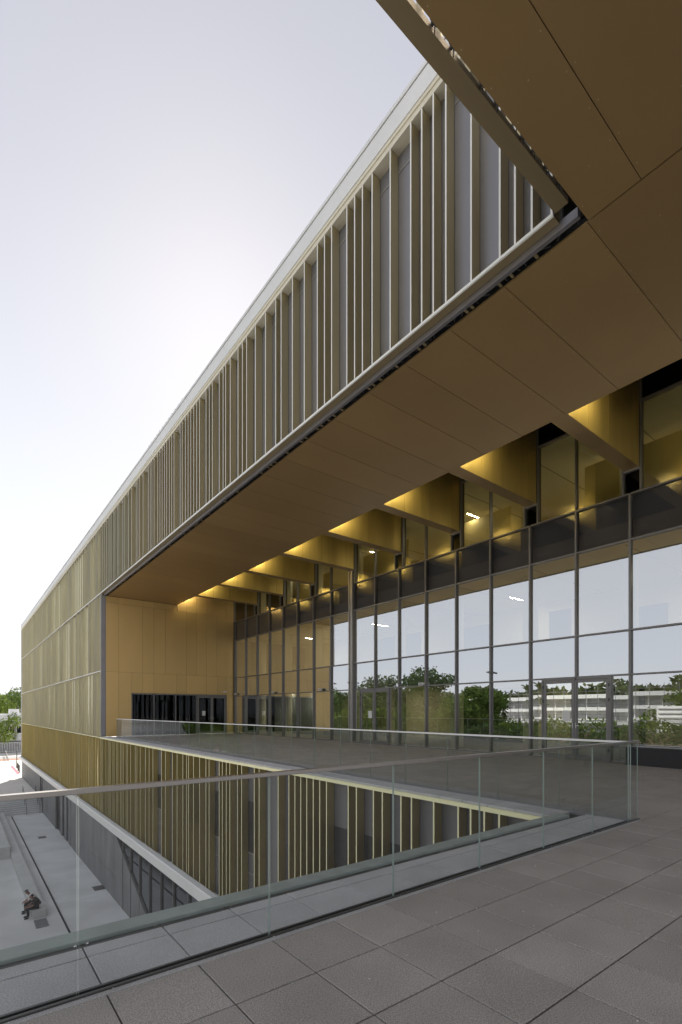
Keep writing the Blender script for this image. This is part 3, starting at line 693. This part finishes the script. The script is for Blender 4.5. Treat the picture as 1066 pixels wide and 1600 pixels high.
def person(loc, rz, label, shirt, hair, lean=0.0, tall=1.0):
    t = thing('person', loc, label, 'person', None); t.rotation_euler = (0, 0, rz)
    SH = .42
    L = []; E = []
    def a(p, r, par=None, r2=None):
        L.append((p, r, r2 or r)); i = len(L) - 1
        if par is not None: E.append((par, i))
        return i
    pel = a((0, 0, SH + .10), .115, None, .15); bel = a((.04, 0, SH + .25), .10, pel, .14); che = a((.13 + lean, 0, SH + .42), .10, bel, .16)
    nec = a((.22 + lean, 0, SH + .52), .062, che); hd0 = a((.26 + lean, 0, SH + .565), .066, nec); hd1 = a((.315 + lean, 0, SH + .62), .088, hd0, .078); hd2 = a((.335 + lean, 0, SH + .69), .072, hd1)
    nose = a((.41 + lean, 0, SH + .59), .016, hd1)
    for s in (1, -1):
        ear = a((.305 + lean, s * .082, SH + .615), .015, hd1)
        hip = a((.06, s * .095, SH + .08), .088, pel); kn = a((.46, s * .13, SH + .075), .062, hip); an = a((.44, s * .12, .09), .042, kn); he = a((.46, s * .12, .05), .038, an); to = a((.60, s * .14, .035), .032, he)
        sh = a((.15 + lean, s * .185, SH + .45), .055, che); el = a((.27 + lean * .6, s * .25, SH + .23), .043, sh); wr = a((.47, s * .13, SH + .15), .03, el); pa = a((.53, s * .085, SH + .14), .034, wr, .022)
        for k, (dy, ln) in enumerate(((-.026, .055), (-.010, .065), (.007, .06), (.022, .045))):
            f1 = a((.56, s * (.085 + dy), SH + .125), .0095, pa); f2 = a((.56 + ln * .5, s * (.08 + dy), SH + .095), .0085, f1); a((.56 + ln * .5, s * (.075 + dy), SH + .06), .0075, f2)
        th = a((.535, s * .045, SH + .14), .0105, pa); a((.565, s * .03, SH + .12), .009, th)
    skin_mesh('body', L, E, 'skin', t, 2)
    n = [((0, 0, SH + .12), .135, .175), ((.04, 0, SH + .26), .13, .165), ((.12 + lean, 0, SH + .40), .13, .175), ((.205 + lean, 0, SH + .50), .085, .12)]; e = [(0, 1), (1, 2), (2, 3)]
    for s in (1, -1):
        i = len(n); n += [((.14 + lean, s * .16, SH + .46), .08), ((.21 + lean, s * .22, SH + .34), .066), ((.26 + lean, s * .245, SH + .25), .056)]; e += [(2, i), (i, i + 1), (i + 1, i + 2)]
    skin_mesh('shirt', n, e, shirt, t)
    n = [((-.01, 0, SH + .10), .125, .165)]; e = []
    for s in (1, -1):
        i = len(n); n += [((.07, s * .095, SH + .085), .102), ((.30, s * .115, SH + .085), .09), ((.465, s * .13, SH + .06), .076), ((.45, s * .125, .30), .066), ((.445, s * .12, .10), .058)]
        e += [(0, i), (i, i + 1), (i + 1, i + 2), (i + 2, i + 3), (i + 3, i + 4)]
    skin_mesh('trousers', n, e, 'trousers', t)
    for s in (1, -1):
        skin_mesh('shoe', [((.43, s * .12, .055), .05), ((.52, s * .13, .045), .048), ((.63, s * .145, .035), .036)], [(0, 1), (1, 2)], 'shoe', t)
    if hair == 'cap':
        skin_mesh('cap', [((.28 + lean, 0, SH + .66), .095, .092), ((.34 + lean, 0, SH + .72), .09), ((.45 + lean, 0, SH + .68), .03, .06)], [(0, 1), (1, 2)], 'cap', t)
    else:
        skin_mesh('hair', [((.235 + lean, 0, SH + .60), .07, .075), ((.275 + lean, 0, SH + .665), .092, .092), ((.335 + lean, 0, SH + .715), .085)], [(0, 1), (1, 2)], 'hair', t)
    return t
person((3.17, 28.98, ZP), R(180), 'nearer seated person in dark top and trousers, head bowed, forearms on knees', 'shirt_dark', 'hair')
person((3.14, 29.75, ZP), R(172), 'farther seated person in white top and grey cap beside the dark-clad one', 'shirt_white', 'cap', lean=.06)

# ---------------------------------------------------------------- trees and hedge
def crown_mesh(name, centers, nleaf, size, matn, seed):
    rr = random.Random(seed); v = []; f = []
    tot = sum(c[3] ** 2 for c in centers)
    for (cx, cy, cz, r) in centers:
        k = int(nleaf * r * r / tot)
        for _ in range(k):
            d = Vector((rr.gauss(0, 1), rr.gauss(0, 1), rr.gauss(0, 1))).normalized() * r * (rr.random() ** .45) * rr.uniform(.8, 1.15)
            p = Vector((cx, cy, cz)) + Vector((d.x, d.y, d.z * .8))
            a = Vector((rr.gauss(0, 1), rr.gauss(0, 1), rr.gauss(0, .8))).normalized(); b = a.orthogonal().normalized()
            s = size * rr.uniform(.6, 1.4); i = len(v)
            v += [tuple(p - a * s), tuple(p + b * s * .45), tuple(p + a * s), tuple(p - b * s * .45)]; f.append((i, i + 1, i + 2, i + 3))
    me = bpy.data.meshes.new(name); me.from_pydata(v, [], f); me.materials.append(M[matn]); return me
def tree(x, y, z, h, w_, matn, label, group, seed, leaf=.22, n=3500, name='broadleaf_tree'):
    rr = random.Random(seed); t = thing(name, (x, y, z), label, 'tree', group)
    cs = []
    for k in range(16):
        a = rr.uniform(0, 6.28); q = rr.random() ** .6; zz = rr.uniform(.38, .92)
        rad = w_ * .5 * q * (1.15 - abs(zz - .6) * 1.3)
        cs.append((math.cos(a) * rad, math.sin(a) * rad, h * zz, w_ * rr.uniform(.14, .24)))
    me = crown_mesh('crown', cs, n, leaf, matn, seed); o = bpy.data.objects.new('crown', me); C.objects.link(o); o.parent = t
    b = MB(); b.tube((0, 0, 0), (0, 0, h * .35), h * .028, h * .02); b.tube((0, 0, h * .35), (0, 0, h * .75), h * .02, h * .008)
    for c in cs[:8]: b.tube((0, 0, h * rr.uniform(.28, .45)), (c[0], c[1], c[2]), h * .011, h * .004, 6)
    me2 = bpy.data.meshes.new('trunk'); me2.from_pydata(b.v, [], b.f); me2.materials.append(M['bark']); o = bpy.data.objects.new('trunk', me2); C.objects.link(o); o.parent = t
    return t
# trees seen straight on at the far left
for i, (x, y, h, w_, m, l) in enumerate(((6.5, 146, 14.2, 10, 'leafC', 'bright green tree above the far white building, left of the gold corner'), (11.5, 158, 15.6, 12, 'leafA', 'mid green tree above the far building nearest the gold corner'),
                                        (5, 170, 17.5, 9, 'leafD', 'grey-green tree topmost at the left edge of the photo'), (16, 165, 16.5, 13, 'leafA', 'mid green tree behind the gold building corner'))):
    tree(x, y, ZU, h, w_, m, l, 'trees beyond the far white building', 40 + i, .28, 4200)
tree(5.6, 112, ZU, 9.0, 7.0, 'leafC', 'lime green young tree in front of the far white building', 'trees beyond the far white building', 50, .22, 2600)
# trees mirrored in the glass
TG = 'trees across the plaza, mirrored in the glass wall'
import itertools
spec = [(-24, 78, 15.5, 11, 'leafA'), (-27, 67, 16.2, 12, 'leafD'), (-24, 57, 15.8, 11, 'leafD'), (-25, 49, 16.6, 11, 'leafB'), (-23, 40, 13.6, 9.5, 'leafA'), (-30, 90, 17, 12, 'leafC'), (-22, 33.5, 12.4, 7.5, 'leafA'), (-40, 9, 14.5, 10, 'leafA'), (-24, 63, 12, 9, 'leafC'), (-21, 45, 10.5, 7, 'leafC'), (-20, 52, 10.6, 9, 'leafA'), (-21, 61, 10.8, 9, 'leafA'), (-20.5, 70, 10.4, 9, 'leafC'), (-20, 37, 10.0, 7, 'leafB'), (-48, 22, 13, 11, 'leafA'), (-21, 80, 11.5, 9, 'leafA')]
desc = ['mid green broad tree mirrored left of the double post', 'grey-green tree mirrored above the second doors', 'tall olive tree mirrored right of the second doors', 'dark tall tree with the highest mirrored crown', 'rounded green tree mirrored left of the white curved building',
        'large lime tree farthest along the plaza', 'small dark-edged tree mirrored at the end of the curved building', 'round green tree mirrored at the far right pane', 'low lime tree in front of the olive ones', 'low lime shrub-like tree before the dark tall tree', 'low mid green tree between the two olive crowns', 'low mid green tree left of the olive crowns', 'lime tree low behind the hedge left of the doors', 'low dark tree right of the tallest crown', 'broad green tree behind the white curved building', 'low green tree at the far left end of the mirrored row']
for i, (s, d) in enumerate(zip(spec, desc)): tree(s[0], s[1], ZU if s[0] < -26 else ZP, s[2] + (1.4 if s[0] >= -26 else 0) - 1.0, s[3], s[4], d, TG, 60 + i, .24, 5200)
def hedge(x, y0, y1, z0, z1, wdt, m, label, seed, n, leaf):
    rr = random.Random(seed); v = []; f = []
    t = thing('hedge', (x, (y0 + y1) / 2, z0), label, 'hedge', 'hedges across the plaza')
    for _ in range(n):
        y = rr.uniform(y0, y1); top = z1 + .35 * math.sin(y * 1.3 + seed) + .25 * math.sin(y * 3.7); zz = z0 + (top - z0) * (rr.random() ** .6); p = Vector((x + rr.uniform(-.5, .5) * wdt, y, zz))
        a = Vector((rr.gauss(0, 1), rr.gauss(0, 1), rr.gauss(0, 1))).normalized(); b = a.orthogonal().normalized(); s = leaf * rr.uniform(.6, 1.4); i = len(v)
        v += [tuple(p - a * s), tuple(p + b * s * .5), tuple(p + a * s), tuple(p - b * s * .5)]; f.append((i, i + 1, i + 2, i + 3))
    ox = Vector((x, (y0 + y1) / 2, z0)); me = bpy.data.meshes.new('foliage'); me.from_pydata([tuple(Vector(q) - ox) for q in v], [], f); me.materials.append(M[m]); o = bpy.data.objects.new('foliage', me); C.objects.link(o); o.parent = t
    o = MB(); o.box(x - wdt * .25, x + wdt * .25, y0, y1, z0, z1 - 1.2); o.build('inner_stems', 'bark', t)
hedge(-17, 6, 62, ZP, -.2, 3, 'leafB', 'tall dark hedge along the far side of the sunken plaza', 1, 16000, .2)
hedge(-20.5, 4, 66, ZP, .55, 2.4, 'leafC', 'bright yellow-green hedge rising behind the dark hedge', 2, 13000, .2)

# ---------------------------------------------------------------- other buildings
FBd = thing('white_school_building', (2, 130, ZU), 'low grey and white modern building with railings at the far left', 'building')
o = MB(); o.box(-60, 22, 130, 142, ZU, 1.0); o.build('wall', 'white', FBd)
o = MB(); o.box(-61, 22.5, 128.9, 129.99, -1.2, .9, 0); o.build('roof_fascia', 'concrete', FBd)
o = MB(); o.box(8.8, 10.6, 130.2, 133, 1.0, 2.1); o.build('roof_unit', 'white', FBd)
for k in range(9):
    x = -8 + 2.25 * k
    o = MB(); o.box(x, x + 2.0, 129.9, 129.995, -3.35, -1.55, 0); w_o = o.build('window', 'white', FBd)
    o = MB(); o.box(x + .12, x + .95, 129.88, 129.898, -3.2, -1.7); o.box(x + 1.05, x + 1.88, 129.88, 129.898, -3.2, -1.7); o.build('pane', 'glass_dark', w_o)
o = MB(); o.box(-60, 22, 129.6, 129.99, -4.9, -3.6); o.build('spandrel', 'concrete', FBd)
o = MB(); o.box(-60, 22, 129.5, 129.6, -5.0, -4.9); o.box(9.6, 9.95, 129.3, 129.6, -4.8, .8); o.build('dark_post', 'frame', FBd)
o = MB()
for k in range(60): o.box(-4 + .3 * k, -3.9 + .3 * k, 128.4, 128.46, ZU + .3, -5.2)
o.box(-4, 14, 128.38, 128.48, -5.28, -5.18); o.box(-4, 14, 128.38, 128.48, ZU + .2, ZU + .3); o.build('railing', 'white', FBd)
o = MB(); o.box(-60, 22, 129.62, 129.98, ZU, -5.05); o.build('ground_floor', 'frame', FBd)

CB = thing('curved_building', (-60, 46, ZU), 'long white curved building with banded floors, mirrored in the glass wall', 'building')
def arc(x_off, z0, z1, th, nm, mt, n=40):
    o = MB(); pts = []
    for i in range(n + 1):
        a = -.62 + 1.24 * i / n; pts.append((-150 + (92 + x_off) * math.cos(a), 44 + (92 + x_off) * math.sin(a)))
    pts2 = []
    for i in range(n + 1):
        a = -.62 + 1.24 * i / n; pts2.append((-150 + (92 + x_off - th) * math.cos(a), 44 + (92 + x_off - th) * math.sin(a)))
    for i in range(n):
        p, q, r, s = pts[i], pts[i + 1], pts2[i + 1], pts2[i]
        o.quad((*p, z0), (*q, z0), (*q, z1), (*p, z1)); o.quad((*p, z1), (*q, z1), (*r, z1), (*s, z1)); o.quad((*p, z0), (*s, z0), (*r, z0), (*q, z0)); o.quad((*s, z0), (*s, z1), (*r, z1), (*r, z0))
    return o.build(nm, mt, CB)
arc(0, 3.9, 4.6, 14, 'roof', 'white')
arc(-.3, 1.7, 2.3, 12, 'floor_band', 'white'); arc(.4, -.5, .2, 12, 'floor_band', 'white'); arc(.2, -3.0, -2.3, 12, 'floor_band', 'white'); arc(-3.0, ZU, 3.9, .3, 'wall', 'concrete')
o = MB()
for i in range(56):
    a = -.6 + 1.2 * i / 55; x, y = -150 + 91.2 * math.cos(a), 44 + 91.2 * math.sin(a); o.tube((x, y, ZU), (x, y, 3.9), .07, n=6)
o.build('colonnade', 'white', CB)
SCF = thing('scaffolding', (-56, 44, ZU), 'thin metal scaffolding in front of the white curved building', 'scaffolding')
o = MB()
for i in range(50):
    a = -.5 + 1.0 * i / 49; x, y = -150 + 95.5 * math.cos(a), 44 + 95.5 * math.sin(a); o.tube((x, y, ZU), (x, y, 5.8), .045, n=4)
o.build('standard', 'steel', SCF)
o = MB()
for z in (-4.5, -2.5, -.5, 1.0, 2.9, 5.0):
    for i in range(49):
        a = -.5 + 1.0 * i / 49; b_ = -.5 + 1.0 * (i + 1) / 49; o.tube((-150 + 95.5 * math.cos(a), 44 + 95.5 * math.sin(a), z), (-150 + 95.5 * math.cos(b_), 44 + 95.5 * math.sin(b_), z), .045, n=4)
o.build('ledger', 'steel', SCF)
TW = thing('louvred_tower', (-22.5, 17.4, ZP), 'white slatted stair tower behind the hedge, mirrored at the right edge', 'tower')
o = MB(); o.box(-24, -21.8, 16.3, 18.6, ZP, 1.9); o.build('tower_body', 'white', TW)
o = MB()
for k in range(24): o.box(-21.79, -21.72, 16.4, 18.5, ZP + .3 + k * .44, ZP + .42 + k * .44, 0)
o.build('louvre', 'concrete', TW)
def belt(x, y0, y1, z0, z1, wdt, m, name, label, seed, n, leaf, amp):
    rr = random.Random(seed); v = []; f = []
    for _ in range(n):
        y = rr.uniform(y0, y1); top = z1 + amp * (math.sin(y * .31 + seed) + .6 * math.sin(y * .83 + 2 * seed) + .4 * math.sin(y * 2.1)); zz = z0 + (top - z0) * (rr.random() ** .5); p = Vector((x + rr.uniform(-.5, .5) * wdt, y, zz))
        a = Vector((rr.gauss(0, 1), rr.gauss(0, 1), rr.gauss(0, 1))).normalized(); b = a.orthogonal().normalized(); q = leaf * rr.uniform(.6, 1.4); i = len(v)
        v += [tuple(p - a * q), tuple(p + b * q * .5), tuple(p + a * q), tuple(p - b * q * .5)]; f.append((i, i + 1, i + 2, i + 3))
    me = bpy.data.meshes.new(name); me.from_pydata(v, [], f); me.materials.append(M[m]); o = bpy.data.objects.new(name, me); C.objects.link(o)
    tag(o, label, 'wood', kind='stuff')
belt(-33, 44, 125, ZU, 3.6, 5, 'leafB', 'wood', 'dark continuous wood behind the mirrored plaza trees', 1.3, 30000, .38, .9)
belt(-104, -10, 150, ZU, 8.0, 8, 'leafD', 'distant_wood', 'far low wood on the skyline behind the curved white building', 2.1, 16000, .8, 1.2)
